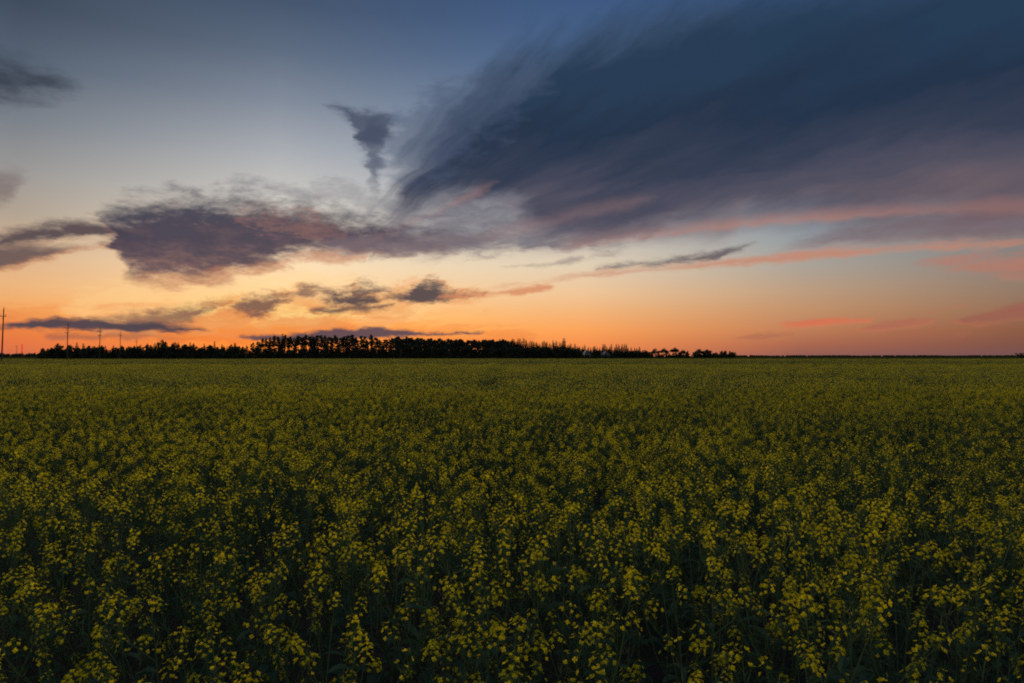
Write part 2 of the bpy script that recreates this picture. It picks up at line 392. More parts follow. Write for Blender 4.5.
def mat(name, build):
    m = bpy.data.materials.new(name); m.use_nodes = True
    t = m.node_tree; t.nodes.clear()
    o = t.nodes.new('ShaderNodeOutputMaterial')
    t.links.new(build(t), o.inputs[0])
    return m


def leafy(base, alt, trans=0.35, rough_scale=6.0, tint=None):
    """thin plant tissue: reflects and lets some light through, colour varies from piece to piece"""
    def b(t):
        N, L = t.nodes, t.links
        tcn = N.new('ShaderNodeTexCoord'); no = N.new('ShaderNodeTexNoise'); no.inputs['Scale'].default_value = rough_scale
        no.inputs['Detail'].default_value = 2
        L.new(tcn.outputs['Object'], no.inputs['Vector'])
        oi = N.new('ShaderNodeObjectInfo')
        a = N.new('ShaderNodeMath'); a.operation = 'MULTIPLY_ADD'; a.inputs[1].default_value = 0.5; a.inputs[2].default_value = -0.25
        L.new(oi.outputs['Random'], a.inputs[0])
        ad = N.new('ShaderNodeMath'); ad.operation = 'ADD'; ad.use_clamp = True
        L.new(no.outputs[0], ad.inputs[0]); L.new(a.outputs[0], ad.inputs[1])
        mx = N.new('ShaderNodeMix'); mx.data_type = 'RGBA'; mx.inputs[6].default_value = (*base, 1); mx.inputs[7].default_value = (*alt, 1)
        L.new(ad.outputs[0], mx.inputs[0])
        d = N.new('ShaderNodeBsdfDiffuse'); tr = N.new('ShaderNodeBsdfTranslucent'); ms = N.new('ShaderNodeMixShader')
        L.new(mx.outputs[2], d.inputs[0]); L.new(mx.outputs[2], tr.inputs[0])
        ms.inputs[0].default_value = trans; L.new(d.outputs[0], ms.inputs[1]); L.new(tr.outputs[0], ms.inputs[2])
        return ms.outputs[0]
    return b


def noisy(base, alt, scale, rough=0.9, detail=6, bump=0.0, coord='Object', spec=0.2):
    def b(t):
        N, L = t.nodes, t.links
        tcn = N.new('ShaderNodeTexCoord'); no = N.new('ShaderNodeTexNoise')
        no.inputs['Scale'].default_value = scale; no.inputs['Detail'].default_value = detail
        L.new(tcn.outputs[coord], no.inputs['Vector'])
        r = N.new('ShaderNodeValToRGB'); r.color_ramp.elements[0].position = 0.32; r.color_ramp.elements[1].position = 0.68
        r.color_ramp.elements[0].color = (*base, 1); r.color_ramp.elements[1].color = (*alt, 1)
        L.new(no.outputs[0], r.inputs[0])
        p = N.new('ShaderNodeBsdfPrincipled'); p.inputs['Roughness'].default_value = rough; p.inputs['Specular IOR Level'].default_value = spec
        L.new(r.outputs[0], p.inputs['Base Color'])
        if bump:
            bp = N.new('ShaderNodeBump'); bp.inputs['Strength'].default_value = bump
            L.new(no.outputs[0], bp.inputs['Height']); L.new(bp.outputs[0], p.inputs['Normal'])
        return p.outputs[0]
    return b


MT = {
    'petal': mat('petal', leafy((0.78, 0.66, 0.015), (0.86, 0.77, 0.03), 0.42)),
    'bud': mat('bud', leafy((0.26, 0.30, 0.04), (0.40, 0.38, 0.04), 0.25)),
    'stalk': mat('stalk', leafy((0.12, 0.19, 0.075), (0.19, 0.26, 0.10), 0.25)),
    'leaf': mat('leaf', leafy((0.085, 0.150, 0.085), (0.13, 0.205, 0.105), 0.35)),
    'soil': mat('soil', noisy((0.035, 0.027, 0.018), (0.075, 0.058, 0.038), 9.0, bump=0.6)),
    'canopy': mat('canopy', noisy((0.06, 0.075, 0.022), (0.115, 0.115, 0.026), 0.35, detail=8, rough=1.0, spec=0.0)),
    'needle': mat('needle', leafy((0.090, 0.11, 0.07), (0.12, 0.14, 0.085), 0.26, 0.4)),
    'tree_leaf': mat('tree_leaf', leafy((0.085, 0.11, 0.06), (0.12, 0.15, 0.075), 0.3, 0.4)),
    'bark': mat('bark', noisy((0.045, 0.034, 0.026), (0.10, 0.075, 0.055), 3.0, bump=0.4)),
    'wood': mat('weathered_wood', noisy((0.055, 0.045, 0.038), (0.12, 0.10, 0.085), 4.0, bump=0.3)),
    'porcelain': mat('porcelain', noisy((0.20, 0.19, 0.18), (0.28, 0.27, 0.25), 8.0, rough=0.8, spec=0.05)),
    'wire': mat('wire', noisy((0.05, 0.05, 0.055), (0.09, 0.09, 0.09), 3.0, rough=0.5)),
    'plaster': mat('plaster', noisy((0.20, 0.23, 0.27), (0.27, 0.29, 0.33), 1.5)),
    'roof': mat('roof_sheet', noisy((0.16, 0.17, 0.19), (0.24, 0.25, 0.27), 2.0)),
    'glass': mat('window_glass', noisy((0.02, 0.022, 0.025), (0.03, 0.03, 0.035), 1.0, rough=0.08)),
    'red_paint': mat('red_paint', noisy((0.45, 0.03, 0.025), (0.55, 0.05, 0.04), 2.0, rough=0.5)),
}


def emit(t):
    e = t.nodes.new('ShaderNodeEmission'); e.inputs[0].default_value = (1.0, 0.05, 0.05, 1); e.inputs[1].default_value = 0.85
    return e.outputs[0]


MT['red_lamp'] = mat('red_lamp', emit)


class MB:
    """collects vertices and faces of ONE mesh"""
    def __init__(self): self.v, self.f, self.m, self.mats = [], [], [], []

    def mi(self, m):
        if m not in self.mats: self.mats.append(m)
        return self.mats.index(m)

    def face(self, pts, m):
        n = len(self.v); self.v += [tuple(p) for p in pts]; self.f.append(tuple(range(n, n + len(pts)))); self.m.append(self.mi(m))

    def tube(self, P, rad, m, sides=3, cap=False):
        n0 = len(self.v); k = self.mi(m)
        for i, p in enumerate(P):
            d = (P[min(i + 1, len(P) - 1)] - P[max(i - 1, 0)]).normalized()
            a = d.cross(Vector((0.3, 1, 0.2))).normalized(); b = d.cross(a)
            for s in range(sides):
                t = 2 * math.pi * s / sides
                self.v.append(tuple(p + (a * math.cos(t) + b * math.sin(t)) * rad[i]))
        for i in range(len(P) - 1):
            for s in range(sides):
                q = n0 + i * sides
                self.f.append((q + s, q + (s + 1) % sides, q + sides + (s + 1) % sides, q + sides + s)); self.m.append(k)
        if cap:
            self.f.append(tuple(n0 + (len(P) - 1) * sides + s for s in range(sides))); self.m.append(k)
            self.f.append(tuple(n0 + s for s in reversed(range(sides)))); self.m.append(k)

    def box(self, c, size, m, mtx=None):
        n0 = len(self.v); k = self.mi(m)
        for z in (-.5, .5):
            for y in (-.5, .5):
                for x in (-.5, .5):
                    p = Vector((x * size[0], y * size[1], z * size[2]))
                    if mtx is not None: p = mtx @ p
                    self.v.append(tuple(Vector(c) + p))
        for f in ((0, 2, 3, 1), (4, 5, 7, 6), (0, 1, 5, 4), (2, 6, 7, 3), (0, 4, 6, 2), (1, 3, 7, 5)):
            self.f.append(tuple(n0 + i for i in f)); self.m.append(k)

    def add(self, other, mtx):
        n0 = len(self.v)
        ks = [self.mi(m) for m in other.mats]
        self.v += [tuple(mtx @ Vector(p)) for p in other.v]
        self.f += [tuple(n0 + i for i in f) for f in other.f]
        self.m += [ks[i] for i in other.m]

    def mesh(self, name):
        me = bpy.data.meshes.new(name); me.from_pydata(self.v, [], self.f)
        for m in self.mats: me.materials.append(MT[m])
        me.polygons.foreach_set('material_index', self.m); me.update()
        return me


def link(name, data, parent=None):
    o = bpy.data.objects.new(name, data); COL.objects.link(o)
    if parent is not None: o.parent = parent
    return o


def tag(o, label, cat=None, group=None, kind=None):
    o['label'] = label
    if cat: o['category'] = cat
    if group: o['group'] = group
    if kind: o['kind'] = kind
    return o


def rdir(r, zmin=-1.0, zmax=1.0):
    z = r.uniform(zmin, zmax); a = r.uniform(0, 2 * math.pi); q = math.sqrt(max(0, 1 - z * z))
    return Vector((q * math.cos(a), q * math.sin(a), z))


def spot(x, dist, z=0.0):
    """ground position seen in picture column x at the given distance in depth"""
    return Vector(((x - 512) / F * dist, dist, z))


# ------------------------------------------------------------------ ground
g = MB(); q = 9000
g.face([(-q, -600, 0), (q, -600, 0), (q, q, 0), (-q, q, 0)], 'soil')
o = link('ground', g.mesh('ground')); tag(o, 'dark flat soil under the rapeseed field', kind='structure')

# ------------------------------------------------------------------ rapeseed: one plant, built in parts
def flower(mb, c, n, r, size, cup=0.35):
    a = n.cross(rdir(r)).normalized(); b = n.cross(a)
    for k in range(4):
        t = math.pi / 2 * k
        d = a * math.cos(t) + b * math.sin(t); s = n.cross(d)
        up = n * (size * cup * r.uniform(0.6, 1.4))
        mb.face([c, c + d * size * 0.62 + s * size * 0.46 + up * 0.7, c + d * size + up, c + d * size * 0.62 - s * size * 0.46 + up * 0.7], 'petal')


def flower_head(r, base, axis, n=13, size=0.0102):
    mb = MB(); L = r.uniform(0.05, 0.095)
    a = axis.cross(Vector((0.2, 1, 0.1))).normalized(); b = axis.cross(a)
    mb.tube([base, base + axis * L], [0.0016, 0.001], 'stalk')
    for i in range(n):
        u = (i + r.random()) / n; t = i * 2.4 + r.uniform(-.3, .3)
        out = (a * math.cos(t) + b * math.sin(t))
        reach = 0.034 * (1 - 0.6 * u) * r.uniform(0.8, 1.2)
        c = base + axis * (L * (0.15 + 0.85 * u) + 0.010) + out * reach
        flower(mb, c, (out * 0.75 + axis * r.uniform(0.5, 1.3)).normalized(), r, size * r.uniform(0.7, 1.25))
        mb.face([base + axis * (L * u * 0.8), base + axis * (L * u * 0.8 + 0.002), c], 'stalk')
    for i in range(5):
        c = base + axis * (L + 0.012) + rdir(r) * 0.006
        mb.face([c + rdir(r) * 0.004 for _ in range(3)], 'bud'); mb.face([c + rdir(r) * 0.004 for _ in range(3)], 'bud')
    return mb


def leaf_mesh(r, base, d, length, width):
    mb = MB(); d = d.normalized(); s = d.cross(Vector((0, 0, 1))).normalized()
    droop = Vector((0, 0, -1)); pts = []
    for i, (u, w) in enumerate(((0, .10), (.3, .75), (.6, 1.0), (.85, .6), (1, .05))):
        c = base + d * length * u + droop * length * 0.45 * u * u
        fold = Vector((0, 0, 1)) * width * 0.25 * w
        pts.append((c - s * width * .5 * w + fold, c, c + s * width * .5 * w + fold))
    for p, q in zip(pts, pts[1:]):
        mb.face([p[0], p[1], q[1], q[0]], 'leaf'); mb.face([p[1], p[2], q[2], q[1]], 'leaf')
    return mb


def plant(seed, vigour=.5, nbr=None):
    r = random.Random(seed); parts = []
    H = r.uniform(1.02, 1.18)
    lean = Vector((r.uniform(-.09, .09), r.uniform(-.09, .09), 0))
    axis = lambda u: Vector((lean.x * u * u, lean.y * u * u, H * u))
    st = MB()
    st.tube([axis(0), axis(.3), axis(.6), axis(.85), axis(1.0)], [.008, .007, .005, .003, .002], 'stalk', 4)
    heads = [(axis(1.0), (axis(1.0) - axis(.9)).normalized())]
    nbr = nbr or r.randint(4, 6)
    for i in range(nbr):
        u = r.uniform(.35, .82); t = i * 2.4 + r.uniform(-.4, .4)
        o = Vector((math.cos(t), math.sin(t), 0)); p = axis(u)
        top = H * r.uniform(.74, 1.06) if r.random() < .8 else H * r.uniform(.55, .75)
        ln = max(.12, top - p.z)
        q = p + o * r.uniform(.25, .5) * ln + Vector((0, 0, ln * .45)); e = p + o * r.uniform(.4, .75) * ln * 1.0 + Vector((0, 0, ln))
        st.tube([p, q, e], [.0042, .0032, .0018], 'stalk')
        heads.append((e, (e - q).normalized()))
        if r.random() < .6:
            p2 = p.lerp(q, .7); o2 = Vector((math.cos(t + 1.2), math.sin(t + 1.2), 0)); e2 = p2 + o2 * .09 + Vector((0, 0, ln * .4))
            st.tube([p2, p2.lerp(e2, .5) + o2 * .02, e2], [.003, .0022, .0015], 'stalk')
            if r.random() < .5: heads.append((e2, Vector((o2.x * .4, o2.y * .4, .9)).normalized()))
    # young pods below each flower head
    for e, ax in heads:
        a = ax.cross(Vector((0.2, 1, 0.1))).normalized(); b = ax.cross(a)
        for i in range(r.randint(5, 10)):
            t = i * 2.4; c = e - ax * r.uniform(.01, .16); o = a * math.cos(t) + b * math.sin(t)
            k = c + o * .016 + ax * .008; tip = k + (o * .6 + ax * .8).normalized() * r.uniform(.03, .055)
            w = ax.cross(o) * .0016
            st.face([c, k + w, tip, k - w], 'stalk')
    parts.append(('stalk', st))
    for i in range(r.randint(9, 11)):
        u = r.uniform(.15, .86); t = i * 2.4 + r.uniform(-.5, .5)
        parts.append(('leaf', leaf_mesh(r, axis(u), Vector((math.cos(t), math.sin(t), r.uniform(.1, .7))), r.uniform(.11, .21) * (1.25 - u * .75), r.uniform(.03, .075) * (1.2 - u * .6))))
    for e, ax in heads:
        parts.append(('flower_head', flower_head(r, e, ax, n=max(1, int(r.uniform(1, 7) + 11 * vigour * r.uniform(.6, 1.2))))))
    return parts


NVAR = 12
NEAR = [plant(100 + i, i / (NVAR - 1)) for i in range(NVAR)]        # from nearly over to full bloom
NEAR_MESH = [[(nm, mb.mesh(nm)) for nm, mb in p] for p in NEAR]


def hills(x, y):
    """slow change of the crop's height over the field"""
    return (math.sin(x * 1.1 + 1.7 * math.sin(y * .63)) * .5 + math.sin(y * 1.37 + 1.3 * math.sin(x * .51) + 2) * .5
            + .8 * math.sin(x * .23 + y * .31) * math.sin(y * .19 - x * .11 + 1))


HALF = math.tan(R(36.9)) * 1.18


def scatter(y0, y1, step, r):
    pts = []
    y = y0
    while y < y1:
        w = HALF * y + 1.6; x = -w
        while x < w:
            pts.append((x + r.uniform(-.5, .5) * step, y + r.uniform(-.5, .5) * step)); x += step
        y += step
    return pts


r = random.Random(5)
STEP = 0.30
pts = scatter(1.15, 26.0, STEP, r)
rows = []
for x, y in pts:
    if r.random() < .07: continue                      # a gap in the crop
    s = 1.0 + 0.085 * hills(x, y) + r.uniform(-.14, .08)
    bloom = .5 + .22 * hills(x * .8 + 5, y * .8 - 3) + r.gauss(0, .26)
    lean = .16 if r.random() < .2 else .07
    rows.append((x, y, s * 1.0, r.uniform(0, 2 * math.pi), max(0, min(NVAR - 1, int(bloom * NVAR))), r.uniform(-lean, lean), r.uniform(-lean, lean)))


def seen(x, y):
    """whether the top of a plant at x, y is inside the picture"""
    if y < 1.7: return False
    return abs(x / y) < 512 / F and (CAM.z - 1.0) / y * F < 683 - HORIZON + 20


near_rows = sorted([k for k in rows if seen(k[0], k[1])], key=lambda k: k[0] ** 2 + k[1] ** 2)[:300]
near_set = set(id(k) for k in near_rows)
for x, y, s, a, k, tx, ty in near_rows:
    e = link('rapeseed_plant', None); e.empty_display_size = 0.1
    e.location = (x, y, 0); e.rotation_euler = (tx, ty, a); e.scale = (s, s, s)
    tag(e, 'branching rapeseed plant with yellow flower heads along the near edge of the field', 'plant', 'rapeseed plants at the near edge of the field')
    for nm, me in NEAR_MESH[k]:
        link(nm, me, e)

# ------------------------------------------------------------------ the rest of the crop: one object, plants spread by geometry nodes
def patch(seed, size, n, level):
    """a square of crop seen from farther off, fewer and larger faces"""
    r = random.Random(seed); mb = MB()
    for _ in range(n):
        x, y = r.uniform(-size / 2, size / 2), r.uniform(-size / 2, size / 2)
        h = 1.08 * r.uniform(.84, 1.08)
        if level == 1:
            mb.tube([Vector((x, y, .1)), Vector((x, y, h * .8))], [.006, .004], 'stalk')
            for i in range(6):
                t = r.uniform(0, 6.28); b = Vector((x, y, r.uniform(.3, .85) * h)); d = Vector((math.cos(t), math.sin(t), r.uniform(.2, 1)))
                s = d.cross(Vector((0, 0, 1))).normalized() * .03; L = r.uniform(.12, .2)
                mb.face([b, b + d * L * .5 + s, b + d * L, b + d * L * .5 - s], 'leaf' if i % 2 else 'stalk')
        else:
            for i in range(2):
                t = r.uniform(0, 6.28); d = Vector((math.cos(t), math.sin(t), 0)) * .16
                mb.face([Vector((x, y, .15)) - d, Vector((x, y, .15)) + d, Vector((x, y, h * .96)) + d, Vector((x, y, h * .96)) - d], 'leaf' if i else 'stalk')
        for i in range(6):
            t = r.uniform(0, 6.28); q = r.uniform(0, .26); c = Vector((x + q * math.cos(t), y + q * math.sin(t), h * r.uniform(.72, 1.06)))
            if level == 1:
                st = Vector((x, y, h * .5)).lerp(c, .2)
                w = Vector((-math.sin(t), math.cos(t), 0)) * .004
                mb.face([st - w, st + w, c + w * .4, c - w * .4], 'stalk')
                for j in range(r.choice((0, 1, 2, 3, 4))):
                    p = c + rdir(r) * r.uniform(.005, .03) + Vector((0, 0, r.uniform(-.02, .04)))
                    a_, b_ = rdir(r) * .013, rdir(r) * .013
                    mb.face([p - a_, p - b_, p + a_, p + b_], 'petal')
            else:
                if i % 3 < 2:
                    p = c + rdir(r) * .03; a_, b_ = rdir(r) * .024, rdir(r) * .024
                    mb.face([p - a_, p - b_, p + a_, p + b_], 'petal')
    return mb


protos = bpy.data.collections.new('crop_pieces')
n_piece = 0


def piece(mb):
    global n_piece
    o = bpy.data.objects.new('crop_piece_%02d' % n_piece, mb.mesh('crop_piece')); protos.objects.link(o); n_piece += 1


for p in NEAR:
    j = MB()
    for _, mb in p: j.add(mb, Matrix())
    piece(j)
for i in range(5): piece(patch(500 + i, 2.2, 48, 1))
for i in range(4): piece(patch(600 + i, 4.4, 190, 2))

inst = [(k[0], k[1], 0.0, k[5], k[6], k[3], k[2], k[4]) for k in rows if id(k) not in near_set]
for x, y in scatter(26.6, 110, 2.0, r):
    inst.append((x, y, 0, 0, 0, r.uniform(0, 6.28), 1 + .05 * hills(x, y) + r.uniform(-.04, .04), len(NEAR) + r.randrange(5)))
for x, y in scatter(111, 330, 4.0, r):
    inst.append((x, y, 0, 0, 0, r.uniform(0, 6.28), 1 + r.uniform(-.05, .05), len(NEAR) + 5 + r.randrange(4)))
me = bpy.data.meshes.new('rapeseed_field')
me.from_pydata([k[:3] for k in inst], [], [])
at = me.attributes.new('turn', 'FLOAT_VECTOR', 'POINT'); at.data.foreach_set('vector', [c for k in inst for c in k[3:6]])
at = me.attributes.new('size', 'FLOAT', 'POINT'); at.data.foreach_set('value', [k[6] for k in inst])
at = me.attributes.new('pick', 'INT', 'POINT'); at.data.foreach_set('value', [k[7] for k in inst])
field = link('rapeseed_field', me)
tag(field, 'wide field of yellow flowering rapeseed reaching to the tree line', kind='stuff')
gn = bpy.data.node_groups.new('spread_plants', 'GeometryNodeTree')
gn.interface.new_socket('Geometry', in_out='INPUT', socket_type='NodeSocketGeometry')
gn.interface.new_socket('Geometry', in_out='OUTPUT', socket_type='NodeSocketGeometry')
gi = gn.nodes.new('NodeGroupInput'); go = gn.nodes.new('NodeGroupOutput')
ip = gn.nodes.new('GeometryNodeInstanceOnPoints'); ci = gn.nodes.new('GeometryNodeCollectionInfo')
ci.inputs[0].default_value = protos; ci.inputs['Separate Children'].default_value = True; ci.inputs['Reset Children'].default_value = True
ip.inputs['Pick Instance'].default_value = True
for nm, ty, sk in (('turn', 'FLOAT_VECTOR', 'Rotation'), ('size', 'FLOAT', 'Scale'), ('pick', 'INT', 'Instance Index')):
    na = gn.nodes.new('GeometryNodeInputNamedAttribute'); na.data_type = ty; na.inputs[0].default_value = nm
    gn.links.new(na.outputs[0], ip.inputs[sk])
gn.links.new(gi.outputs[0], ip.inputs['Points']); gn.links.new(ci.outputs[0], ip.inputs['Instance']); gn.links.new(ip.outputs[0], go.inputs[0])
md = field.modifiers.new('spread_plants', 'NODES'); md.node_group = gn

# far crop, too distant to tell plants apart: an uneven sheet at the height of the flowers
fb = MB(); rr = random.Random(3)
ys = [180, 210, 245, 285, 330, 390, 460, 560, 700, 900, 1300, 2000, 3400]
nx = 60
base = len(fb.v)
for y in ys:
    for i in range(nx + 1):
        u = -1 + 2 * i / nx
        fb.v.append((u * (HALF * y + 20), y, 0.9 + rr.uniform(-.05, .05) if y < 300 else 1.0 + rr.uniform(-.08, .08)))
k = fb.mi('canopy')
for j in range(len(ys) - 1):
    for i in range(nx):
        a = j * (nx + 1) + i
        fb.f.append((a, a + 1, a + nx + 2, a + nx + 1)); fb.m.append(k)
o = link('distant_rapeseed', fb.mesh('distant_rapeseed'))
tag(o, 'far olive part of the rapeseed field below the horizon', kind='stuff')

# ------------------------------------------------------------------ trees
def blob_leaves(mb, r, c, rad, n, size, m, flat=1.0):
    for _ in range(n):
        d = rdir(r); p = c + Vector((d.x * rad, d.y * rad, d.z * rad * flat)) * (r.random() ** .4)
        a, b = rdir(r) * size * r.uniform(.6, 1.3), rdir(r) * size * r.uniform(.6, 1.3)
        mb.face([p - a, p - b, p + a, p + b], m)


def limb(mb, p, q, r0, r1, r, bend=.08):
    mid = p.lerp(q, .5) + rdir(r) * (q - p).length * bend
    mb.tube([p, mid, q], [r0, (r0 + r1) / 2, r1], 'bark', 5)


def make_bush_tree(seed):            # about 8 m, leafy to the ground, ragged top
    r = random.Random(seed); t, c = MB(), MB()
    H = 8.0
    for i in range(r.randint(2, 4)):
        a = r.uniform(0, 6.28); h = H * r.uniform(.7, 1.0); top = Vector((math.cos(a) * 1.5, math.sin(a) * 1.5, h * .9)) * 1.0
        limb(t, Vector((0, 0, -.1)), top, .14, .04, r)
        for k in range(7):
            u = r.uniform(.2, 1.0); cen = Vector((0, 0, 0)).lerp(top, u) + rdir(r) * r.uniform(.2, 1.1)
            blob_leaves(c, r, cen, r.uniform(.5, .95) * (1.15 - .45 * u), 46, .26, 'tree_leaf', 1.35)
    for k in range(9):
        blob_leaves(c, r, Vector((r.uniform(-1.4, 1.4), r.uniform(-1.4, 1.4), r.uniform(.4, 3.6))), 1.0, 34, .34, 'tree_leaf', 1.0)
    return t, c


def make_pine(seed):                 # about 17 m, bare lower trunk, clumped crown
    r = random.Random(seed); t, c = MB(), MB(); H = 17.0; slim = r.uniform(.7, 1.15); lean = Vector((r.uniform(-.5, .5), r.uniform(-.5, .5), 0))
    ax = lambda u: Vector((lean.x * u, lean.y * u, H * u))
    t.tube([ax(0) - Vector((0, 0, .1)), ax(.3), ax(.6), ax(.97)], [.24, .19, .14, .05], 'bark', 6)
    low = r.uniform(.40, .68)
    for i in range(r.randint(11, 15)):
        u = low + (0.99 - low) * (i + r.random()) / 13; u = min(u, .99); a = i * 2.4 + r.uniform(-.4, .4)
        L = (2.3 * (1.08 - u) / (1.08 - low) + .5) * r.uniform(.6, 1.15) * slim
        e = ax(u) + Vector((math.cos(a) * L, math.sin(a) * L, r.uniform(-.1, .6)))
        limb(t, ax(u), e, .06, .02, r)
        blob_leaves(c, r, e, r.uniform(.7, 1.1) * (1.45 - .85 * u), 60, .26, 'needle', .6)
        blob_leaves(c, r, ax(u).lerp(e, .5), 1.0, 44, .30, 'needle', .8)
    blob_leaves(c, r, ax(.96), .45, 26, .24, 'needle', 2.0)
    return t, c


def make_spruce(seed):               # about 15 m, narrow cone of tiers
    r = random.Random(seed); t, c = MB(), MB(); H = 15.0
    t.tube([Vector((0, 0, -.1)), Vector((0, 0, H * .5)), Vector((0, 0, H * .98))], [.22, .14, .02], 'bark', 6)
    for k in range(15):
        z = H * (.06 + .92 * k / 15); R_ = (3.3 * (1 - k / 15.2) ** .78 + .1) * r.uniform(.85, 1.15)
        for i in range(8):
            a = i * .785 + r.uniform(-.3, .3); L = R_ * r.uniform(.75, 1.1); d = Vector((math.cos(a), math.sin(a), 0))
            p = Vector((0, 0, z + .5)); e = p + d * L - Vector((0, 0, L * .35)); s = Vector((-d.y, d.x, 0)) * (.3 + .22 * L)
            c.face([p, p.lerp(e, .6) + s, e, p.lerp(e, .6) - s], 'needle')
            blob_leaves(c, r, p.lerp(e, .65), .1 + .14 * R_, 15, .14 + .11 * R_, 'needle', .9)
    return t, c


def make_round_tree(seed):           # about 11 m, forked trunk under a wide rounded crown
    r = random.Random(seed); t, c = MB(), MB(); H = 11.0
    f = Vector((0, 0, H * .34)); limb(t, Vector((0, 0, -.1)), f, .26, .2, r, .02)
    for i in range(9):
        a = i * 2.4; rr_ = r.uniform(1.2, 4.0); e = Vector((math.cos(a) * rr_, math.sin(a) * rr_, H * r.uniform(.62, .86) - rr_ * .28))
        limb(t, f, e, .11, .03, r)
        blob_leaves(c, r, e, r.uniform(1.3, 1.8), 90, .42, 'tree_leaf', .8)
    blob_leaves(c, r, Vector((0, 0, H * .85)), 1.9, 110, .42, 'tree_leaf', .8)
    return t, c


TREES = {}
for kind, fn, n in (('bush', make_bush_tree, 7), ('pine', make_pine, 7), ('spruce', make_spruce, 5), ('round', make_round_tree, 5)):
    TREES[kind] = [tuple(m.mesh(nm) for m, nm in zip(fn(900 + 37 * i + len(kind)), ('trunk', 'crown'))) for i in range(n)]
FULL = {'bush': 8.0, 'pine': 17.0, 'spruce': 15.0, 'round': 11.0}
NAMES = {'bush': 'bushy_tree', 'pine': 'pine_tree', 'spruce': 'spruce_tree', 'round': 'round_tree'}


def tree(kind, x, dist, height, label, group=None, r=rng, wide=1.0, sink=0.0):
    s = height / FULL[kind]
    e = link(NAMES[kind], None); e.location = spot(x, dist); e.rotation_euler = (0, 0, r.uniform(0, 6.28)); e.scale = (s * wide, s * wide, s)
    t, c = r.choice(TREES[kind])
    link('trunk', t, e); link('crown', c, e)
    tag(e, label, {'bush': 'tree', 'pine': 'pine', 'spruce': 'spruce', 'round': 'tree'}[kind], group)
    return e


def top_height(y, dist):
    return (HORIZON - y) / F * dist + CAM.z


def line(pts, x):
    for (x0, y0), (x1, y1) in zip(pts, pts[1:]):
        if x0 <= x <= x1: return y0 + (y1 - y0) * (x - x0) / (x1 - x0)
    return pts[-1][1]


def row(kind, x0, x1, n, dist, tops, vary, label, group, wide=1.0, depth=12):
    for i in range(n):
        x = x0 + (x1 - x0) * (i + rng.uniform(.15, .85)) / n; d = dist + rng.uniform(-depth, depth)
        y = line(tops, x) + rng.uniform(-vary, vary)
        tree(kind, x, d, top_height(y, d), label, group, wide=wide * rng.uniform(.85, 1.2))


# hedge of bushy trees at the left, behind the poles
row('bush', 39, 244, 92, 335, [(37, 347), (60, 345.5), (80, 343.5), (110, 346), (140, 345), (160, 342.5), (200, 344), (244, 345)], 2.2,
    'dark bushy tree in the low hedge behind the utility poles', 'bushy trees of the hedge behind the poles', 1.15, 6)
row('spruce', 48, 240, 24, 337, [(48, 346), (80, 343), (110, 345.5), (160, 342.5), (240, 344.5)], 1.8, 'young pointed spruce in the hedge behind the utility poles', 'young spruces of the hedge', 1.0, 5)
tree('spruce', 214.5, 338, top_height(340.5, 338), 'slim pointed spruce sticking up out of the hedge between poles and wood', wide=.7)
tree('spruce', 234.5, 338, top_height(342, 338), 'short spruce at the right end of the hedge beside the wood', wide=.9)
# the wood in the middle: open pines with the glow showing between the trunks, shrubs along its foot
row('pine', 246, 262, 5, 505, [(246, 346), (262, 340.5)], .8, 'low pine on the sloping left end of the wood', 'pines on the left end of the wood', 1.0)
row('pine', 262, 400, 58, 505, [(262, 340), (285, 338.5), (315, 338), (345, 337.8), (400, 339)], 2.8,
    'thin pine in the open left half of the wood where the glow shows between trunks', 'pines in the open half of the wood', 1.0)
row('pine', 395, 512, 84, 520, [(395, 338.5), (420, 339.5), (470, 341.5), (490, 341), (510, 341)], 1.5,
    'pine in the closed middle of the wood', 'pines in the closed middle of the wood', 1.3, 22)
tree('spruce', 282.5, 506, top_height(333, 506), 'tall pine-topped spruce standing highest over the open left part of the wood', wide=1.0)
tree('spruce', 312, 506, top_height(333.6, 506), 'second tall spruce over the wood, just right of the highest one', wide=1.0)
row('spruce', 268, 400, 22, 500, [(268, 342), (300, 340), (345, 339), (400, 340)], 2.6, 'narrow spruce among the open pines', 'spruces among the open pines', .85)
row('spruce', 400, 486, 16, 512, [(400, 339.5), (486, 341)], 1.6, 'pointed spruce rising from the closed wood', 'spruces rising from the closed wood', .9)
row('bush', 242, 400, 60, 485, [(242, 348), (270, 347), (400, 346)], 1.2, 'leafy shrub along the foot of the open pines', 'shrubs along the foot of the open pines', 1.4, 5)
row('bush', 400, 520, 50, 490, [(400, 345), (520, 346)], 1.4, 'leafy shrub along the foot of the closed wood', 'shrubs along the foot of the closed wood', 1.4, 5)
row('spruce', 484, 528, 26, 520, [(484, 341), (528, 340)], 2.6, 'pointed spruce among the pines at the middle of the wood', 'spruces at the middle of the wood', 1.0, 10)
row('spruce', 528, 572, 26, 530, [(528, 341.5), (545, 341.5), (572, 344)], 2.8, 'pointed spruce in the ragged right part of the wood', 'spruces in the ragged right part of the wood', 1.0, 10)
tree('spruce', 564.0, 528, top_height(337.5, 528), 'broad tall spruce at the right edge of the high wood', wide=1.25)
row('bush', 516, 580, 30, 515, [(516, 346.5), (590, 347.5)], 1.0, 'leafy shrub below the spruces at the right of the wood', 'shrubs below the spruces', 1.5, 5)
row('spruce', 572, 640, 28, 620, [(572, 345), (600, 346), (625, 345), (640, 347.5)], 2.2, 'small spruce in the row behind the two pale houses', 'spruces behind the two pale houses', 1.1, 8)
row('bush', 572, 652, 34, 610, [(572, 348.5), (652, 349.5)], .8, 'shrub in the dark row beside the two pale houses', 'shrubs beside the two pale houses', 1.6, 4)
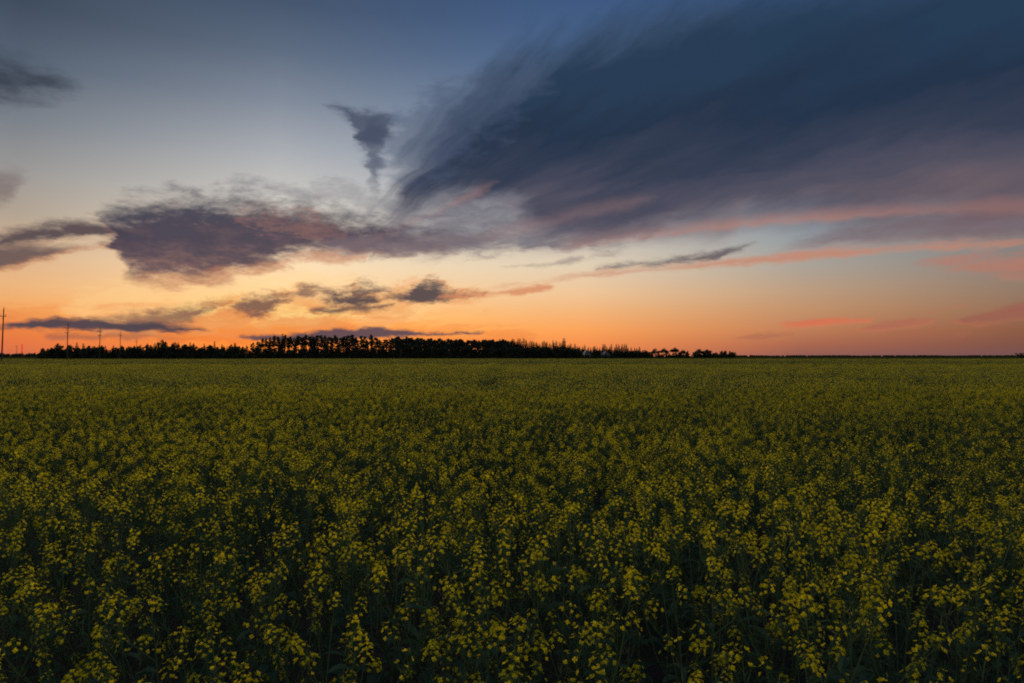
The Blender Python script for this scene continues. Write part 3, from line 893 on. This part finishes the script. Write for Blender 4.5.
for x, y, lb in ((655, 348.5, 'leftmost of the spreading trees with open trunks right of the spruces'), (664, 348, 'spreading tree with open trunk, second from the spruces'),
                 (675, 347.6, 'tallest spreading tree right of the spruces with a domed crown'), (683, 349.5, 'low spreading tree just before the dark domed clump')):
    tree('round', x, 640, top_height(y, 640), lb, 'spreading trees right of the spruces', wide=1.25)
row('bush', 648, 690, 13, 642, [(648, 352.5), (690, 351.5)], .6, 'shrub under the spreading trees right of the spruces', 'shrubs under the spreading trees', 1.5, 4)
for x, y, lb in ((699, 348.7, 'left half of the dark domed clump of trees near the end of the tree line'), (707, 349.2, 'right half of the dark domed clump of trees near the end of the tree line')):
    tree('round', x, 655, top_height(y, 655), lb, 'domed clump near the end of the tree line', wide=1.35)
row('bush', 692, 714, 9, 652, [(692, 351), (714, 351)], .5, 'shrub at the foot of the dark domed clump', 'shrubs at the foot of the domed clump', 1.6, 4)
row('bush', 713, 735, 12, 700, [(713, 350.6), (735, 351.2)], .4, 'small tree in the low level hedge that ends the tree line', 'trees of the low hedge that ends the tree line', 1.5, 4)
for x, y in ((1019, 352), (1024, 351.6), (1029, 351.6), (1036, 351.8)):
    tree('bush', x, 700, top_height(y, 700), 'dark bush of the clump at the right edge of the field', 'bushes at the right edge of the field', wide=1.9)


# woods so far off that they read as one dark strip
def far_wood(name, x0, x1, dist, h0, h1, label):
    r = random.Random(int(dist)); mb = MB(); a, b = spot(x0, dist), spot(x1, dist)
    n = int((b - a).length / 1.8)
    for i in range(n):
        p = a.lerp(b, (i + r.random()) / n); h = r.uniform(h0, h1) * (1 + .25 * math.sin(i * .05) * math.sin(i * .017))
        p.y += r.uniform(-30, 30)
        mb.tube([p, p + Vector((0, 0, h * .5))], [.2, .1], 'bark', 3)
        for k in range(5):
            blob_leaves(mb, r, p + Vector((r.uniform(-2, 2), 0, h * (.1 + .16 * k))), 2.4, 7, 2.0, 'tree_leaf', .8)
    o = link(name, mb.mesh(name)); tag(o, label, kind='stuff')


far_wood('distant_wood', 730, 1100, 2600, 4.6, 6.2, 'thin dark strip of distant woods on the right horizon')
far_wood('distant_wood', -60, 60, 1500, 8, 12, 'grey strip of distant woods on the horizon at the far left')

# ------------------------------------------------------------------ utility poles
def pole_mesh(H):
    p = MB(); p.tube([Vector((0, 0, -.2)), Vector((0, 0, H * .5)), Vector((0, 0, H))], [.17, .14, .10], 'wood', 8, True)
    return p


def utility_pole(x, dist, y_top, lean, label, arms=((1.75, 1.15),), rz=0.0):
    H = top_height(y_top, dist)
    e = link('utility_pole', None); e.location = spot(x, dist) - Vector((math.tan(lean) * H, 0, 0)) * .5; e.rotation_euler = (0, lean, rz)
    link('shaft', pole_mesh(H).mesh('shaft'), e)
    tips = []
    for down, half in arms:
        a = MB(); z = H - down
        a.box((0, -.16, z), (half * 2, .11, .13), 'wood'); link('crossarm', a.mesh('crossarm'), e)
        b = MB()
        for s in (-1, 1): b.tube([Vector((s * half * .55, -.19, z - .02)), Vector((0, -.15, z - .7))], [.022, .022], 'wire', 4)
        link('brace', b.mesh('brace'), e)
        for s in (-1, 1):
            i = MB(); c = Vector((s * half * .94, -.16, z + .06))
            i.tube([c, c + Vector((0, 0, .14)), c + Vector((0, 0, .16)), c + Vector((0, 0, .30)), c + Vector((0, 0, .38))], [.02, .02, .07, .08, .03], 'porcelain', 7, True)
            link('insulator', i.mesh('insulator'), e)
            tips.append(c + Vector((0, 0, .30)))
    i = MB(); c = Vector((0, 0, H - .02))
    i.tube([c, c + Vector((0, 0, .14)), c + Vector((0, 0, .16)), c + Vector((0, 0, .30)), c + Vector((0, 0, .38))], [.02, .02, .07, .08, .03], 'porcelain', 7, True)
    link('insulator', i.mesh('insulator'), e)
    tips.append(c + Vector((0, 0, .30)))
    tag(e, label, 'utility pole', 'utility poles at the left')
    m = Matrix.Translation(e.location) @ Euler(e.rotation_euler).to_matrix().to_4x4()
    return [m @ t for t in tips]


PR = R(-22)
tips = [utility_pole(2.8, 155, 308.5, R(2.2), 'nearest and tallest wooden utility pole at the left edge', rz=PR),
        utility_pole(67.5, 219, 323.5, R(1.3), 'second wooden utility pole, rising from the left end of the hedge', ((1.5, 1.15), (3.0, .9)), PR),
        utility_pole(99.8, 259, 327.5, R(.8), 'third wooden utility pole, behind the dark low cloud streak', ((1.5, 1.15), (3.0, .9)), PR),
        utility_pole(120.2, 312, 332.0, R(.5), 'fourth wooden utility pole along the hedge', ((1.5, 1.15),), PR),
        utility_pole(136.6, 400, 339.5, R(.3), 'farthest and shortest wooden utility pole, just showing over the hedge', ((1.3, 1.1),), PR)]
utility_pole(16.6, 620, 345.0, 0, 'tiny far pole left of the red lamp on the horizon', ((1.3, 1.1),), 0)
order = [[0, 1, 2], [0, 1, 4], [0, 1, 4], [0, 1, 2], [0, 1, 2]]
for k, nm in enumerate(('outer left', 'outer right', 'top')):
    P = []
    ends = [t[o_[k]] for t, o_ in zip(tips, order)]
    first = ends[0] + (ends[0] - ends[1]) * 1.2
    chain = [first] + ends
    for a, b in zip(chain, chain[1:]):
        for i in range(8):
            u = i / 8; P.append(a.lerp(b, u) - Vector((0, 0, 4 * .9 * u * (1 - u))))
    P.append(chain[-1])
    w = MB(); w.tube(P, [.007] * len(P), 'wire', 4)
    tag(link('power_line', w.mesh('power_line')), 'thin sagging power line on the %s insulators of the poles' % nm, 'power line', 'power lines between the poles')

# red lamp far off at the left
H = top_height(344.2, 420)
e = link('signal_mast', None); e.location = spot(22.0, 420)
m = MB(); m.tube([Vector((0, 0, -.1)), Vector((0, 0, H))], [.22, .16], 'red_paint', 8, True); link('mast', m.mesh('mast'), e)
for z, h in ((H - 1.4, 1.8), (H - 3.6, 1.2)):
    m = MB(); m.tube([Vector((0, 0, z - h / 2)), Vector((0, 0, z - h * .45)), Vector((0, 0, z + h * .45)), Vector((0, 0, z + h / 2))], [.2, .34, .34, .2], 'red_lamp', 8, True)
    link('lamp', m.mesh('lamp'), e)
tag(e, 'red glowing signal mast on the horizon right of the nearest pole', 'signal mast')


# two small pale houses before the trees
def house(x, dist, w, y_top, label):
    H = top_height(y_top, dist); d = w * 1.3; hw = H * .62
    e = link('house', None); e.location = spot(x, dist); e.rotation_euler = (0, 0, R(8))
    a = MB(); a.box((0, 0, hw / 2 - .05), (w, d, hw + .1), 'plaster')
    for s in (-1, 1):
        y = s * d / 2
        a.face([(-w / 2, y, hw), (w / 2, y, hw), (0, y, H - .15)] if s < 0 else [(w / 2, y, hw), (-w / 2, y, hw), (0, y, H - .15)], 'plaster')
    wall = link('wall', a.mesh('wall'), e)
    rf = MB()
    for s in (-1, 1):
        ang = math.atan2(H - hw, w / 2); L = math.hypot(H - hw, w / 2) + .35
        mtx = Matrix.Rotation(s * ang, 3, 'Y')
        c = Vector((s * w / 4, 0, (hw + H) / 2)) + Vector((s * .15, 0, -.05))
        rf.box(c, (L, d + .5, .12), 'roof', mtx)
    roof = link('roof', rf.mesh('roof'), e)
    ch = MB(); ch.box((w * .2, d * .15, H - .1), (.45, .45, 1.0), 'plaster'); link('chimney', ch.mesh('chimney'), roof)
    for xx, zz in ((-w * .22, hw * .62), (w * .22, hw * .62)):
        m = MB(); m.box((xx, -d / 2 - .01, zz), (.9, .06, 1.1), 'glass'); wi = link('window', m.mesh('window'), e)
        f = MB()
        for ox, oz, sx, sz in ((0, .58, 1.06, .08), (0, -.58, 1.06, .08), (-.49, 0, .08, 1.08), (.49, 0, .08, 1.08)):
            f.box((xx + ox, -d / 2 - .04, zz + oz), (sx, .08, sz), 'plaster')
        link('frame', f.mesh('frame'), wi)
    m = MB(); m.box((0, -d / 2 - .012, 1.0), (.9, .05, 2.0), 'wood'); link('door', m.mesh('door'), e)
    tag(e, label, 'house', 'pale houses before the trees')


house(586.5, 575, 4.6, 350.0, 'larger pale house with a gable before the dark trees, the left of the two')
house(605.5, 580, 5.6, 351.6, 'smaller pale house before the dark trees, the right of the two')
row('bush', 579, 614, 16, 560, [(579, 354.2), (614, 354.2)], .5, 'knee-high bush of the low hedge before the two pale houses', 'low hedge before the two pale houses', 2.2, 3)
